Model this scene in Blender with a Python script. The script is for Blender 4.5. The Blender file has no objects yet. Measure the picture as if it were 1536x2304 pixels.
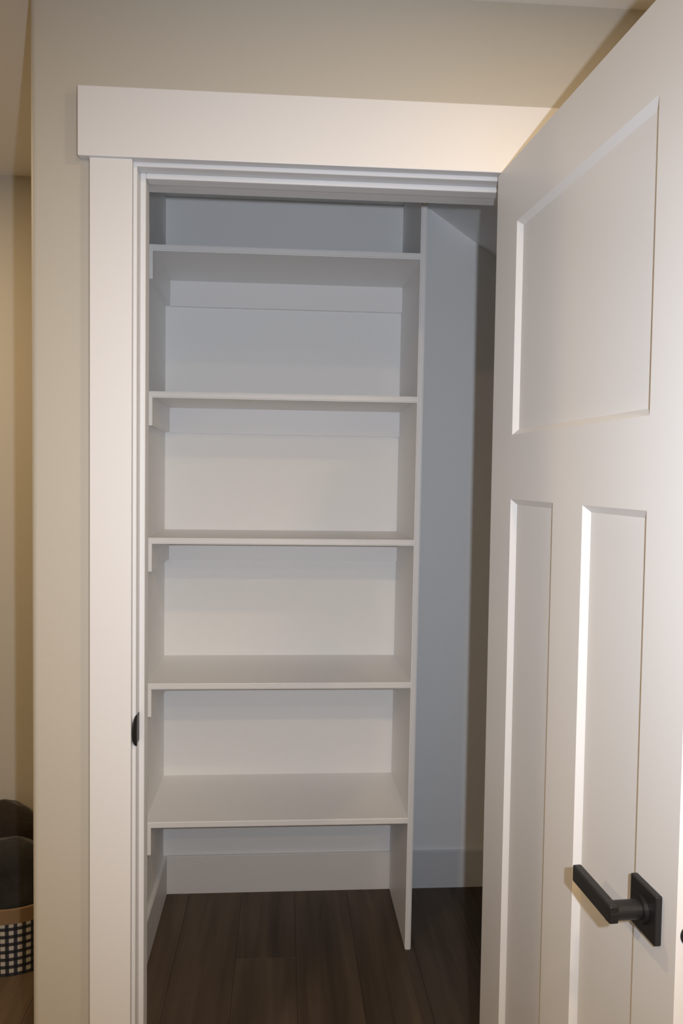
import bpy, bmesh, math, random
from mathutils import Vector, Matrix
random.seed(7)
SC = bpy.context.scene
COL = SC.collection

# ------------------------------------------------------------------ camera
YAW, PITCH, ROLL = -0.0728, -0.0442, 0.0139
CAM = Vector((0.0, -1.576, 1.4505))
FPX = 1801.47
fw = Vector((-math.sin(YAW) * math.cos(PITCH), math.cos(YAW) * math.cos(PITCH), math.sin(PITCH)))
rt0 = Vector((math.cos(YAW), math.sin(YAW), 0))
up0 = rt0.cross(fw)
RT = math.cos(ROLL) * rt0 + math.sin(ROLL) * up0
UP = -math.sin(ROLL) * rt0 + math.cos(ROLL) * up0
cam = bpy.data.cameras.new('camera')
cam.sensor_fit = 'VERTICAL'
cam.sensor_height = 23.6
cam.lens = FPX / 2304 * 23.6
cam.clip_start = 0.02
cam_o = bpy.data.objects.new('camera', cam)
cam_o.matrix_world = Matrix(((RT.x, UP.x, -fw.x, CAM.x), (RT.y, UP.y, -fw.y, CAM.y), (RT.z, UP.z, -fw.z, CAM.z), (0, 0, 0, 1)))
COL.objects.link(cam_o)
SC.camera = cam_o

# ------------------------------------------------------------------ world, flash, exposure
w = bpy.data.worlds.new('world'); SC.world = w; w.use_nodes = True
w.node_tree.nodes['Background'].inputs[0].default_value = (0.9, 0.8, 0.7, 1)
w.node_tree.nodes['Background'].inputs[1].default_value = 0.02
SC.view_settings.view_transform = 'Standard'
SC.view_settings.look = 'None'
SC.view_settings.gamma = 1
SC.view_settings.use_curve_mapping = False
SC.view_settings.exposure = 0.0

FLASH_W, FLASH_C = 70.0, (0.80, 0.875, 1.0)
LAMP_C = (1.0, 0.715, 0.41)
fl = bpy.data.lights.new('camera_flash', 'SPOT')        # the camera's own pop-up flash, beside the lens
fl.shadow_soft_size = 0.010; fl.spot_size = math.radians(102); fl.spot_blend = 1.0
fl.energy = FLASH_W; fl.color = FLASH_C
flo = bpy.data.objects.new('camera_flash', fl)
flo.matrix_world = Matrix.Translation(RT * 0.088 + UP * 0.028) @ cam_o.matrix_world
COL.objects.link(flo)

# ------------------------------------------------------------------ dimensions
JL, JR = -0.2837, 0.458            # door opening
HJ = 2.035                         # underside of the head jamb
WL = -0.4836                       # outer corner of the closet wall
TH = 0.14                          # wall thickness
XL, YB = -0.4009, 1.1804           # closet left wall, closet back wall
YS = 0.8022                        # shelf fronts
CZ = 2.3786                        # ceiling
NOOK = 1.046                       # far wall beside the closet
RX0, RX1, RY0 = -2.6, 1.55, -3.4   # room
CX1 = 1.25                         # closet right wall

# ------------------------------------------------------------------ materials
def nodes(name):
    m = bpy.data.materials.new(name); m.use_nodes = True
    nt = m.node_tree; return m, nt, nt.nodes['Principled BSDF']
def paint(name, rgb, rough, bump=0.0, scale=300, spec=0.5):
    m, nt, b = nodes(name)
    b.inputs['Base Color'].default_value = (*rgb, 1); b.inputs['Roughness'].default_value = rough
    b.inputs['Specular IOR Level'].default_value = spec
    if bump:
        tc = nt.nodes.new('ShaderNodeTexCoord'); n = nt.nodes.new('ShaderNodeTexNoise'); bp = nt.nodes.new('ShaderNodeBump')
        n.inputs['Scale'].default_value = scale; n.inputs['Detail'].default_value = 3
        bp.inputs['Strength'].default_value = bump; bp.inputs['Distance'].default_value = 0.002
        nt.links.new(tc.outputs['Object'], n.inputs['Vector']); nt.links.new(n.outputs['Fac'], bp.inputs['Height'])
        nt.links.new(bp.outputs['Normal'], b.inputs['Normal'])
    return m
M = {}
M['wall'] = paint('greige_wall_paint', (0.52, 0.492, 0.43), 0.55, 0.10, 160, 0.35)
M['ceil'] = paint('ceiling_paint', (0.86, 0.845, 0.81), 0.8, 0.15, 120, 0.2)
M['closet'] = paint('closet_wall_paint', (0.92, 0.92, 0.91), 0.6, 0.08, 160, 0.3)
M['trim'] = paint('white_trim_enamel', (0.735, 0.737, 0.745), 0.45, 0.03, 90, 0.4)
M['door'] = paint('white_door_enamel', (0.83, 0.827, 0.82), 0.38, 0.03, 90, 0.5)
M['shelf'] = paint('white_shelf_paint', (0.89, 0.88, 0.87), 0.45, 0.03, 90, 0.4)
M['black'] = paint('matte_black_metal', (0.012, 0.011, 0.011), 0.42, 0.04, 400, 0.5)
M['tan'] = paint('tan_rim_fabric', (0.26, 0.175, 0.10), 0.8, 0.3, 500, 0.2)
M['lens'], nt, b = nodes('lit_lamp_lens')
b.inputs['Emission Color'].default_value = (*LAMP_C, 1); b.inputs['Emission Strength'].default_value = 6.0

# wood planks: tone varies per plank, grain along the plank
m, nt, b = nodes('dark_wood_plank'); M['plank'] = m
tc = nt.nodes.new('ShaderNodeTexCoord'); oi = nt.nodes.new('ShaderNodeObjectInfo')
mp = nt.nodes.new('ShaderNodeMapping'); mp.inputs['Scale'].default_value = (26, 1.6, 1)
cb = nt.nodes.new('ShaderNodeCombineXYZ'); mu = nt.nodes.new('ShaderNodeMath'); mu.operation = 'MULTIPLY'; mu.inputs[1].default_value = 37.0
nt.links.new(oi.outputs['Random'], mu.inputs[0]); nt.links.new(mu.outputs[0], cb.inputs[0]); nt.links.new(mu.outputs[0], cb.inputs[1])
nt.links.new(tc.outputs['Object'], mp.inputs['Vector']); nt.links.new(cb.outputs[0], mp.inputs['Location'])
n1 = nt.nodes.new('ShaderNodeTexNoise'); n1.inputs['Scale'].default_value = 1.0; n1.inputs['Detail'].default_value = 6; n1.inputs['Distortion'].default_value = 0.6
nt.links.new(mp.outputs[0], n1.inputs['Vector'])
mp2 = nt.nodes.new('ShaderNodeMapping'); mp2.inputs['Scale'].default_value = (7, 1.1, 1)
nt.links.new(tc.outputs['Object'], mp2.inputs['Vector']); nt.links.new(cb.outputs[0], mp2.inputs['Location'])
n2 = nt.nodes.new('ShaderNodeTexNoise'); n2.inputs['Scale'].default_value = 1.0; n2.inputs['Detail'].default_value = 3
nt.links.new(mp2.outputs[0], n2.inputs['Vector'])
mx = nt.nodes.new('ShaderNodeMix'); mx.data_type = 'FLOAT'; mx.inputs[0].default_value = 0.5
nt.links.new(n1.outputs['Fac'], mx.inputs[2]); nt.links.new(n2.outputs['Fac'], mx.inputs[3])
ad = nt.nodes.new('ShaderNodeMath'); ad.operation = 'MULTIPLY_ADD'; ad.inputs[1].default_value = 0.12; ad.inputs[2].default_value = -0.06
nt.links.new(oi.outputs['Random'], ad.inputs[0])
a2 = nt.nodes.new('ShaderNodeMath'); a2.operation = 'ADD'; nt.links.new(mx.outputs[0], a2.inputs[0]); nt.links.new(ad.outputs[0], a2.inputs[1])
cr = nt.nodes.new('ShaderNodeValToRGB'); e = cr.color_ramp.elements
e[0].position = 0.30; e[0].color = (0.038, 0.026, 0.018, 1); e[1].position = 0.70; e[1].color = (0.140, 0.100, 0.067, 1)
nt.links.new(a2.outputs[0], cr.inputs[0]); nt.links.new(cr.outputs[0], b.inputs['Base Color'])
b.inputs['Roughness'].default_value = 0.5; b.inputs['Specular IOR Level'].default_value = 0.3
bp = nt.nodes.new('ShaderNodeBump'); bp.inputs['Strength'].default_value = 0.15; bp.inputs['Distance'].default_value = 0.001
nt.links.new(n1.outputs['Fac'], bp.inputs['Height']); nt.links.new(bp.outputs[0], b.inputs['Normal'])

def plush(name, c0, c1):
    m, nt, b = nodes(name)
    tc = nt.nodes.new('ShaderNodeTexCoord'); n = nt.nodes.new('ShaderNodeTexNoise'); n.inputs['Scale'].default_value = 14; n.inputs['Detail'].default_value = 6
    n3 = nt.nodes.new('ShaderNodeTexNoise'); n3.inputs['Scale'].default_value = 260; n3.inputs['Detail'].default_value = 2
    cr = nt.nodes.new('ShaderNodeValToRGB'); e = cr.color_ramp.elements
    e[0].position = .3; e[0].color = (*c0, 1); e[1].position = .7; e[1].color = (*c1, 1)
    bp = nt.nodes.new('ShaderNodeBump'); bp.inputs['Strength'].default_value = .8; bp.inputs['Distance'].default_value = .004
    nt.links.new(tc.outputs['Object'], n.inputs['Vector']); nt.links.new(tc.outputs['Object'], n3.inputs['Vector'])
    nt.links.new(n.outputs['Fac'], cr.inputs[0]); nt.links.new(cr.outputs[0], b.inputs['Base Color'])
    nt.links.new(n3.outputs['Fac'], bp.inputs['Height']); nt.links.new(bp.outputs[0], b.inputs['Normal'])
    b.inputs['Roughness'].default_value = .95; b.inputs['Specular IOR Level'].default_value = .1
    b.inputs['Sheen Weight'].default_value = .25; b.inputs['Sheen Roughness'].default_value = .5
    return m
M['plush_grey'] = plush('charcoal_plush', (0.016, 0.016, 0.016), (0.040, 0.039, 0.036))
M['plush_brown'] = plush('dark_brown_plush', (0.018, 0.013, 0.010), (0.045, 0.034, 0.026))

# gingham: woven check from the cylinder's UV (u, v counted in checks)
m, nt, b = nodes('black_white_gingham'); M['gingham'] = m
uv = nt.nodes.new('ShaderNodeUVMap'); uv.uv_map = 'checks'
sp = nt.nodes.new('ShaderNodeSeparateXYZ'); nt.links.new(uv.outputs[0], sp.inputs[0])
st = []
for i in (0, 1):
    f = nt.nodes.new('ShaderNodeMath'); f.operation = 'FRACT'; nt.links.new(sp.outputs[i], f.inputs[0])
    g = nt.nodes.new('ShaderNodeMath'); g.operation = 'GREATER_THAN'; g.inputs[1].default_value = 0.45; nt.links.new(f.outputs[0], g.inputs[0]); st.append(g)
s_ = nt.nodes.new('ShaderNodeMath'); s_.operation = 'ADD'; nt.links.new(st[0].outputs[0], s_.inputs[0]); nt.links.new(st[1].outputs[0], s_.inputs[1])
h_ = nt.nodes.new('ShaderNodeMath'); h_.operation = 'MULTIPLY'; h_.inputs[1].default_value = .5; nt.links.new(s_.outputs[0], h_.inputs[0])
cr = nt.nodes.new('ShaderNodeValToRGB'); cr.color_ramp.interpolation = 'CONSTANT'; e = cr.color_ramp.elements
e[0].position = 0; e[0].color = (0.012, 0.014, 0.022, 1); e[1].position = .3; e[1].color = (0.040, 0.044, 0.058, 1)
q = cr.color_ramp.elements.new(.8); q.color = (0.58, 0.56, 0.52, 1)
nt.links.new(h_.outputs[0], cr.inputs[0]); nt.links.new(cr.outputs[0], b.inputs['Base Color']); b.inputs['Roughness'].default_value = .9

# ------------------------------------------------------------------ helpers
def link(name, me, mat, parent=None):
    o = bpy.data.objects.new(name, me)
    if mat: me.materials.append(M[mat])
    COL.objects.link(o)
    if parent: o.parent = parent
    return o
def mesh(name, bm, smooth=False):
    bmesh.ops.recalc_face_normals(bm, faces=bm.faces)
    me = bpy.data.meshes.new(name); bm.to_mesh(me); bm.free()
    if smooth:
        me.polygons.foreach_set('use_smooth', [True] * len(me.polygons))
    return me
def add_box(bm, a, b):
    vs = [bm.verts.new((x, y, z)) for x in (a[0], b[0]) for y in (a[1], b[1]) for z in (a[2], b[2])]
    for f in ((0, 1, 3, 2), (4, 6, 7, 5), (0, 4, 5, 1), (2, 3, 7, 6), (0, 2, 6, 4), (1, 5, 7, 3)):
        bm.faces.new([vs[i] for i in f])
    return vs
def box(name, a, b, mat, parent=None, bev=0.0, seg=2):
    bm = bmesh.new(); add_box(bm, a, b)
    if bev: bmesh.ops.bevel(bm, geom=bm.edges[:], offset=bev, segments=seg, affect='EDGES', profile=.5)
    return link(name, mesh(name, bm), mat, parent)
def prism(bm, pts, axis, a, b):
    """extrude a 2-D outline along axis ('x','y','z') from a to b"""
    def P(p, t): return {'x': (t, p[0], p[1]), 'y': (p[0], t, p[1]), 'z': (p[0], p[1], t)}[axis]
    lo = [bm.verts.new(P(p, a)) for p in pts]; hi = [bm.verts.new(P(p, b)) for p in pts]
    bm.faces.new(lo); bm.faces.new(hi[::-1])
    for i in range(len(pts)):
        j = (i + 1) % len(pts); bm.faces.new((lo[j], lo[i], hi[i], hi[j]))
def struct(o, label=None, cat=None):
    o['kind'] = 'structure'
    if label: o['label'] = label
    if cat: o['category'] = cat
    return o
def tag(o, label, cat, group=None):
    o['label'] = label; o['category'] = cat
    if group: o['group'] = group
    return o
def empty(name, loc=(0, 0, 0), rz=0):
    o = bpy.data.objects.new(name, None); o.location = loc; o.rotation_euler = (0, 0, rz); COL.objects.link(o); return o

def skin(o, mat, n):
    """paint the faces that look along n with a second material"""
    o.data.materials.append(M[mat])
    for p in o.data.polygons:
        if p.normal.dot(Vector(n)) > .9: p.material_index = len(o.data.materials) - 1
# ------------------------------------------------------------------ the room shell
FL = box('floor', (RX0, RY0, -0.06), (RX1, YB, -0.005), 'plank')
struct(FL, 'dark brown wood plank floor running into the closet', 'floor')
PW, PLN = 0.182, 1.22
plank_me = None
x0 = 0.5995
cols = [x0 + PW * k for k in range(-18, 6)]
k_p = 0
for ci, xa in enumerate(cols):
    joint = random.uniform(-0.05, 0.38) if ci != 14 else 0.78
    ys = [joint + PLN * k for k in range(-4, 3)]
    for ya in ys:
        ax, bx_ = max(xa, RX0), min(xa + PW, RX1)
        ay, by_ = max(ya, RY0), min(ya + PLN, YB)
        if bx_ - ax < .01 or by_ - ay < .02: continue
        full = abs(bx_ - ax - PW) < 1e-6 and abs(by_ - ay - PLN) < 1e-6
        if full and plank_me: me = plank_me
        else:
            bm = bmesh.new(); g = 0.0003
            add_box(bm, (g, g, -0.005), (bx_ - ax - g, by_ - ay - g, 0))
            top = [e for e in bm.edges if all(v.co.z > -1e-6 for v in e.verts)]
            bmesh.ops.bevel(bm, geom=top, offset=0.0006, segments=1, affect='EDGES')
            me = mesh('plank', bm); me.materials.append(M['plank'])
            if full: plank_me = me
        o = bpy.data.objects.new('plank', me); o.location = (ax, ay, 0); COL.objects.link(o); o.parent = FL

struct(box('ceiling', (RX0 - .1, RY0 - .1, CZ), (RX1 + .1, YB + .12, CZ + .06), 'ceil'), 'flat off-white ceiling above the greige walls', 'ceiling')
bm = bmesh.new()
prism(bm, [(WL, 0), (JL - .018, 0), (JL - .018, HJ + .018), (JR + .018, HJ + .018), (JR + .018, 0), (RX1, 0), (RX1, CZ), (WL, CZ)], 'y', 0, TH)
corner = [e for e in bm.edges if all(abs(v.co.x - WL) < 1e-6 and abs(v.co.y) < 1e-6 for v in e.verts)]
bmesh.ops.bevel(bm, geom=corner, offset=.012, segments=5, affect='EDGES', profile=.5)
WF = struct(link('wall_front', mesh('wall_front', bm), 'wall'), 'greige wall holding the closet door opening', 'wall')
skin(WF, 'closet', (0, 1, 0))
WCL = struct(box('wall_closet_left', (WL, TH, 0), (XL, YB, CZ), 'closet'), 'side wall of the closet behind the shelf cleats, white inside', 'wall')
skin(WCL, 'wall', (-1, 0, 0))
struct(box('wall_closet_back', (WL, YB, 0), (CX1 + .1, YB + .1, CZ), 'closet'), 'white painted back wall of the closet', 'wall')
struct(box('wall_closet_right', (CX1, TH, 0), (CX1 + .1, YB, CZ), 'closet'), 'white painted end wall of the closet under the sloped ceiling', 'wall')
struct(box('wall_nook', (RX0, NOOK, 0), (WL, NOOK + .1, CZ), 'wall'), 'greige wall behind the gingham basket', 'wall')
struct(box('wall_left', (RX0 - .1, RY0, 0), (RX0, NOOK + .1, CZ), 'wall'), 'greige side wall of the room beyond the nook', 'wall')
struct(box('wall_right', (RX1, RY0, 0), (RX1 + .1, TH, CZ), 'wall'), 'greige side wall of the room behind the open door', 'wall')
struct(box('wall_back', (RX0, RY0 - .1, 0), (RX1, RY0, CZ), 'wall'), 'greige wall of the room facing the closet', 'wall')
# sloped closet ceiling right of the shelves
zs = lambda x: 2.372 - 0.67 * (x - 0.486)
bm = bmesh.new()
prism(bm, [(0.477, CZ), (CX1, zs(CX1)), (CX1, CZ)], 'y', TH, YB)
struct(link('ceiling_closet_slope', mesh('ceiling_closet_slope', bm), 'closet'), 'sloped closet ceiling falling away beside the shelves', 'ceiling')

# baseboards
BBH, BBT = 0.1315, 0.014
def baseboard(name, a, b, label):
    bm = bmesh.new(); add_box(bm, a, b)
    top = [e for e in bm.edges if all(abs(v.co.z - b[2]) < 1e-6 for v in e.verts)]
    bmesh.ops.bevel(bm, geom=top, offset=.003, segments=2, affect='EDGES')
    struct(link(name, mesh(name, bm), 'trim'), label, 'baseboard')
baseboard('baseboard_closet_back', (XL + BBT, YB - BBT, 0), (CX1, YB, BBH), 'white baseboard along the back wall of the closet')
baseboard('baseboard_closet_left', (XL, TH, 0), (XL + BBT, YB, BBH), 'white baseboard along the closet wall under the shelf cleats')
baseboard('baseboard_nook', (RX0, NOOK - BBT, 0), (WL, NOOK, BBH), 'white baseboard behind the gingham basket')
baseboard('baseboard_left', (RX0, RY0, 0), (RX0 + BBT, NOOK - BBT, BBH), 'white baseboard along the side wall beyond the nook')
baseboard('baseboard_front', (WL + .012, -BBT, 0), (-.369, 0, BBH), 'short white baseboard between wall corner and door casing')

# ------------------------------------------------------------------ door frame: casing, header, jambs, stops
CLX, CRX = -.369, -.290
HZ0, HZ1 = 2.0425, 2.1706
struct(box('trim_1', (CLX, -.018, 0), (CRX, 0, HZ0), 'trim', bev=.0015), 'flat white casing board left of the closet opening', 'trim')
struct(box('trim_2', (JR + .006, -.018, 0), (JR + .085, 0, HZ0), 'trim', bev=.0015), 'flat white casing board behind the hinged edge of the open door', 'trim')
struct(box('trim_3', (-.3896, -.024, HZ0), (JR + .106, 0, HZ1), 'trim', bev=.0015), 'tall white header board above the closet opening', 'trim')
def jamb(name, pts_box, stop_box, label):
    o = struct(box(name, *pts_box, 'trim', bev=.001, seg=1), label, 'trim')
    box('door_stop', *stop_box, 'trim', o, bev=.002)
    return o
SY0, SY1 = .0314, .0664
JA = jamb('trim_4', ((JL - .018, 0, 0), (JL, TH, HJ)), ((JL, SY0, 0), (JL + .011, SY1, HJ)), 'white door jamb carrying the black strike plate')
jamb('trim_5', ((JR, 0, 0), (JR + .018, TH, HJ)), ((JR - .011, SY0, 0), (JR, SY1, HJ)), 'white door jamb on the hinge side of the opening')
jamb('trim_6', ((JL - .018, 0, HJ), (JR + .018, TH, HJ + .018)), ((JL + .011, SY0, HJ - .011), (JR - .011, SY1, HJ)), 'white head jamb across the top of the closet opening')
# strike plate with its rounded lip over the jamb edge
ZS = 0.947
bm = bmesh.new(); add_box(bm, (JL, .002, ZS - .028), (JL + .0015, SY0 - .002, ZS + .028))
sk = link('strike_plate', mesh('strike_plate', bm), 'black', JA); sk['label'] = 'black metal strike plate'
bm = bmesh.new()
N = 14; rows = []
for i in range(N + 1):
    a = math.pi * i / N - math.pi / 2
    zz = ZS + .031 * math.sin(a); ln = .0125 * max(math.cos(a), 0.02)
    row = []
    for j in range(6):
        t = j / 5; d = ln * t
        # leaves the jamb face, sweeps out into the room and curls to the left
        row.append((JL + .0012 - .0062 * t ** 1.7 * ln / .0125, .002 - .0165 * t * ln / .0125, zz))
    rows.append(row)
V = [[bm.verts.new(p) for p in r] for r in rows]
V2 = [[bm.verts.new((p[0] + .0013, p[1] - .0004, p[2])) for p in r] for r in rows]
for i in range(N):
    for j in range(5):
        bm.faces.new((V[i][j], V[i + 1][j], V[i + 1][j + 1], V[i][j + 1])); bm.faces.new((V2[i][j], V2[i][j + 1], V2[i + 1][j + 1], V2[i + 1][j]))
for i in range(N):
    for j in (0, 5): bm.faces.new((V[i][j], V2[i][j], V2[i + 1][j], V[i + 1][j]))
for j in range(5):
    for i in (0, N): bm.faces.new((V[i][j], V[i][j + 1], V2[i][j + 1], V2[i][j]))
link('strike_lip', mesh('strike_lip', bm, True), 'black', sk)

# ------------------------------------------------------------------ the open door
# local axes: +x from hinge to latch, y = thickness (0 = face seen, negative = far face), z up
DW, DT, DTH = 0.6899, 2.035, 0.035
DA = 0.065
D = empty('door_1', (0.408, -0.0252, 0), 0)
D.matrix_world = Matrix(((math.sin(DA), -math.cos(DA), 0, .408), (-math.cos(DA), -math.sin(DA), 0, -.0252), (0, 0, 1, 0), (0, 0, 0, 1)))
struct(D, 'white three-panel door standing open with black lever handle', 'door')
Z0 = 0.010
S0, S1, PM0, PM1 = .1108, .5958, .3051, .4135
PZ = [(1.5308, 1.9161, S0, S1), (.245, 1.4137, S0, PM0), (.245, 1.4137, PM1, S1)]
def door_piece(name, a, b):
    bm = bmesh.new(); add_box(bm, (a[0], -DTH, a[1]), (b[0], 0, b[1]))
    return link(name, mesh(name, bm), 'door', D)
door_piece('stile', (0, Z0), (S0, DT)); door_piece('stile', (S1, Z0), (DW, DT))
door_piece('rail', (S0, 1.9161), (S1, DT)); door_piece('rail', (S0, 1.4137), (S1, 1.5308)); door_piece('rail', (S0, Z0), (S1, .245))
door_piece('mullion', (PM0, .245), (PM1, 1.4137))
RC, BV = .009, .010
for (za, zb, xa, xb) in PZ:
    bm = bmesh.new()
    for y0, y1 in ((0, -RC), (-DTH, -DTH + RC)):
        o_ = [bm.verts.new(p) for p in ((xa, y0, za), (xb, y0, za), (xb, y0, zb), (xa, y0, zb))]
        i_ = [bm.verts.new(p) for p in ((xa + BV, y1, za + BV), (xb - BV, y1, za + BV), (xb - BV, y1, zb - BV), (xa + BV, y1, zb - BV))]
        for k in range(4):
            bm.faces.new((o_[k], o_[(k + 1) % 4], i_[(k + 1) % 4], i_[k]))
        bm.faces.new(i_)
        if y0 == 0: first = o_
        else:
            for k in range(4): bm.faces.new((first[k], first[(k + 1) % 4], o_[(k + 1) % 4], o_[k]))
    link('panel', mesh('panel', bm), 'door', D)
# lever set
RS, RZ = 0.6300, 0.931
rose = box('handle_rose', (RS - .030, 0, RZ - .030), (RS + .030, .009, RZ + .030), 'black', D, bev=.0015); rose['label'] = 'square black handle rose'
bm = bmesh.new()
bmesh.ops.create_cone(bm, cap_ends=True, segments=32, radius1=.0115, radius2=.0115, depth=.048, matrix=Matrix.Translation((RS, .009 + .022, RZ)) @ Matrix.Rotation(math.pi / 2, 4, 'X'))
bmesh.ops.create_cone(bm, cap_ends=True, segments=32, radius1=.017, radius2=.017, depth=.006, matrix=Matrix.Translation((RS, .009 + .002, RZ)) @ Matrix.Rotation(math.pi / 2, 4, 'X'))
link('handle_stem', mesh('handle_stem', bm, False), 'black', rose)
lev = box('lever', (RS - .095, .044, RZ - .011), (RS + .011, .056, RZ + .011), 'black', rose, bev=.002); lev['label'] = 'flat black lever'
rose2 = box('handle_rose', (RS - .030, -DTH - .009, RZ - .030), (RS + .030, -DTH, RZ + .030), 'black', D, bev=.0015)
bm = bmesh.new()
bmesh.ops.create_cone(bm, cap_ends=True, segments=24, radius1=.0115, radius2=.0115, depth=.048, matrix=Matrix.Translation((RS, -DTH - .031, RZ)) @ Matrix.Rotation(math.pi / 2, 4, 'X'))
link('handle_stem', mesh('handle_stem', bm), 'black', rose2)
box('lever', (RS - .095, -DTH - .056, RZ - .011), (RS + .011, -DTH - .044, RZ + .011), 'black', rose2, bev=.002)
bm = bmesh.new()
bmesh.ops.create_cone(bm, cap_ends=True, segments=24, radius1=.0125, radius2=.0125, depth=.002, matrix=Matrix.Translation((DW + .0006, -DTH / 2, RZ)) @ Matrix.Rotation(math.pi / 2, 4, 'Y'))
lp = link('latch_plate', mesh('latch_plate', bm), 'black', D)
bm = bmesh.new(); prism(bm, [(DW + .001, -DTH / 2 - .007), (DW + .012, -DTH / 2 - .007), (DW + .003, -DTH / 2 + .007), (DW + .001, -DTH / 2 + .007)], 'z', RZ - .009, RZ + .009)
link('latch_bolt', mesh('latch_bolt', bm), 'black', lp)
for hz in (.25, 1.02, 1.80):
    bm = bmesh.new()
    bmesh.ops.create_cone(bm, cap_ends=True, segments=16, radius1=.006, radius2=.006, depth=.089, matrix=Matrix.Translation((-.004, -DTH - .004, hz)))
    add_box(bm, (-.0012, -DTH, hz - .0445), (.0003, -.006, hz + .0445))
    link('hinge', mesh('hinge', bm), 'black', D)

# ------------------------------------------------------------------ closet shelving
XDT, XDB, T = 0.3985, 0.3875, .0181          # divider leans slightly out of plumb
xd = lambda z: XDB + (XDT - XDB) * z / 2.37
SH = empty('closet_shelving', (0, YB, 0))
tag(SH, 'white built-in closet shelves on cleats with tall side panel', 'shelving')
def part(name, bm, mat='shelf'):
    bm.transform(Matrix.Translation((0, -YB, 0)))
    return link(name, mesh(name, bm), mat, SH)
bm = bmesh.new()
prism(bm, [(YS, 0), (YB - BBT, 0), (YB - BBT, BBH), (YB, BBH), (YB, CZ - .002), (YS, CZ - .002)], 'x', 0, T)
edge = [e for e in bm.edges if all(abs(v.co.y - YS) < 1e-6 for v in e.verts) and abs(e.verts[0].co.z - e.verts[1].co.z) > 1]
bmesh.ops.bevel(bm, geom=edge, offset=.003, segments=3, affect='EDGES')
for v in bm.verts: v.co.x += xd(v.co.z)
part('side_panel', bm)
CTH, LED, CLT = .0175, .084, .0815
for z in (2.1144, 1.6916, 1.2632, .8303, .412):
    bm = bmesh.new(); vs = add_box(bm, (XL, YS, z - T), (xd(z), YB, z))
    edge = [e for e in bm.edges if all(abs(v.co.y - YS) < 1e-6 for v in e.verts) and abs(e.verts[0].co.x - e.verts[1].co.x) > .3]
    bmesh.ops.bevel(bm, geom=edge, offset=.003, segments=3, affect='EDGES')
    part('shelf', bm)
    bm = bmesh.new(); add_box(bm, (XL, YS + .0005, z - T - CLT), (XL + CTH, YB, z - T)); part('side_cleat', bm)
    bm = bmesh.new(); add_box(bm, (XL + CTH, YB - CTH, z - T - LED), (xd(z), YB, z - T)); part('back_cleat', bm)

# ------------------------------------------------------------------ basket with cushions in the nook
BC = Vector((-.799, .882, 0)); BR = .16
B = empty('storage_basket', BC)
tag(B, 'round black and white gingham fabric basket with tan rim', 'basket')
def ring(name, r0, r1, z0, z1, th, mat, floor=False, n=64, uvs=False):
    bm = bmesh.new(); uvl = bm.loops.layers.uv.new('checks')
    prof = [(r0, z0), (r1, z1), (r1 - th, z1), (r0 - th, z0 + (.004 if floor else 0))]
    if floor: prof = [(0.0005, z0)] + prof + [(0.0005, z0 + .004)]
    rows = [[bm.verts.new((r * math.cos(2 * math.pi * k / n), r * math.sin(2 * math.pi * k / n), z)) for r, z in prof] for k in range(n)]
    q = len(prof)
    for k in range(n):
        for j in range(q):
            k2, j2 = (k + 1) % n, (j + 1) % q
            f = bm.faces.new((rows[k][j], rows[k2][j], rows[k2][j2], rows[k][j2])); f.smooth = True
            cell = .0235
            for lp_, kk, jj in zip(f.loops, (k, k + 1, k + 1, k), (j, j, j2, j2)):
                lp_[uvl].uv = (kk / n * round(2 * math.pi * BR / cell), prof[jj][1] / .0225)
    me = bpy.data.meshes.new(name); bmesh.ops.recalc_face_normals(bm, faces=bm.faces); bm.to_mesh(me); bm.free()
    o = link(name, me, mat, B)
    md = o.modifiers.new('edge', 'EDGE_SPLIT'); md.split_angle = .7
    return o
ring('basket_body', BR - .004, BR, 0, .156, .006, 'gingham', True)
ring('basket_rim', BR + .002, BR + .002, .156, .197, .009, 'tan')
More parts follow.
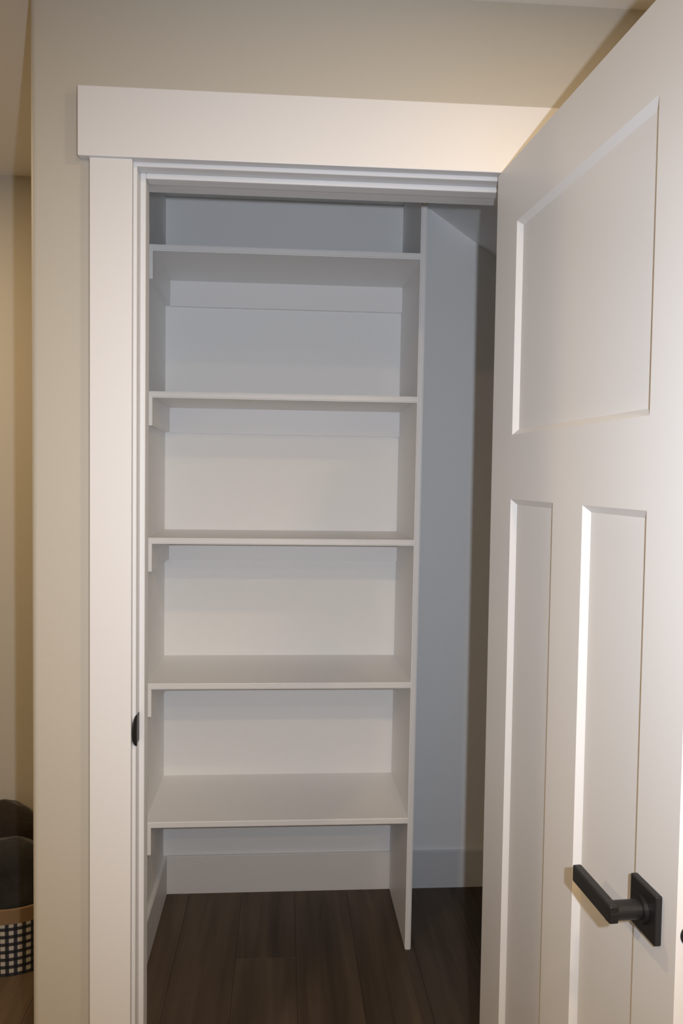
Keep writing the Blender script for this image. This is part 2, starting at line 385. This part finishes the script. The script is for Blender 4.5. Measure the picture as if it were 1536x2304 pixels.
def cushion(name, c, r, mat, label, ex=2.6, rx=0, rz=0):
    bm = bmesh.new(); bmesh.ops.create_uvsphere(bm, u_segments=48, v_segments=32, radius=1)
    rnd = random.Random(name + label)
    ph = [rnd.uniform(0, 6.28) for _ in range(6)]
    for v in bm.verts:
        p = v.co.copy(); q = (abs(p.x) ** ex + abs(p.y) ** ex + abs(p.z) ** ex) ** (1 / ex); p /= q
        k = 1 + .025 * math.sin(4 * p.x + ph[0]) * math.sin(5 * p.z + ph[1]) + .015 * math.sin(9 * p.x + ph[2]) * math.sin(8 * p.y + ph[3])
        v.co = Vector((p.x * r[0], p.y * r[1], p.z * r[2])) * k
        h = min(max((v.co.z / r[2] + .5) / .8, 0), 1); h = h * h * (3 - 2 * h)      # squeezed by the basket below the rim
        v.co.x *= .80 + .32 * h; v.co.y *= .9 + .1 * h
    bm.transform(Matrix.Rotation(rz, 4, 'Z') @ Matrix.Rotation(rx, 4, 'X'))
    c = Vector(c); c.z = .0042 - min(v.co.z for v in bm.verts)          # rests on the basket's bottom
    for v in bm.verts:                                                   # pressed against the basket wall below the rim
        p = v.co + c; q = Vector((p.x - BC.x, p.y - BC.y)); lim = .1465 + max(0, p.z - .205) * 1.2
        if q.length > lim: q = q.normalized() * lim; v.co.x = q.x + BC.x - c.x; v.co.y = q.y + BC.y - c.y
    o = link(name, mesh(name, bm, True), mat); o.location = c
    return tag(o, label, 'cushion')
cushion('plush_cushion', (-.800, .812, .190), (.124, .058, .178), 'plush_grey', 'charcoal grey plush cushion propped at the front of the gingham basket', 2.4, -.10, .06)
cushion('plush_cushion', (-.852, .945, .215), (.105, .055, .209), 'plush_brown', 'dark brown plush cushion standing behind the charcoal one', 2.4, -.05, .2)

# ------------------------------------------------------------------ recessed ceiling lamps
def downlight(x, y, watts, label):
    L = empty('recessed_light', (x, y, CZ))
    tag(L, label, 'lamp', 'recessed ceiling lamps')
    bm = bmesh.new(); n = 40
    prof = [(.058, -.0005), (.058, -.004), (.080, -.006), (.085, -.0005)]
    rows = [[bm.verts.new((r * math.cos(2 * math.pi * k / n), r * math.sin(2 * math.pi * k / n), z)) for r, z in prof] for k in range(n)]
    for k in range(n):
        for j in range(4):
            bm.faces.new((rows[k][j], rows[(k + 1) % n][j], rows[(k + 1) % n][(j + 1) % 4], rows[k][(j + 1) % 4]))
    link('trim_ring', mesh('trim_ring', bm), 'trim', L)
    bm = bmesh.new(); bmesh.ops.create_cone(bm, cap_ends=True, segments=40, radius1=.058, radius2=.058, depth=.0025, matrix=Matrix.Translation((0, 0, -.0018)))
    link('lens', mesh('lens', bm), 'lens', L)
    l = bpy.data.lights.new('lamp_light', 'AREA'); l.shape = 'DISK'; l.size = .11; l.energy = watts; l.color = LAMP_C
    o = bpy.data.objects.new('lamp_light', l); o.location = (0, 0, -.008); COL.objects.link(o); o.parent = L
downlight(.56, -.78, 7.4, 'round recessed lamp in the ceiling behind the open door')
downlight(.42, -2.0, 16.5, 'round recessed lamp in the ceiling past the latch edge of the open door')
downlight(.5, -2.8, 12, 'round recessed lamp in the ceiling nearest the wall facing the closet')
downlight(-1.5, .35, 13.5, 'round recessed lamp in the ceiling of the basket nook')
downlight(-1.3, -1.9, 15.5, 'round recessed lamp in the ceiling nearest the side wall away from the closet')
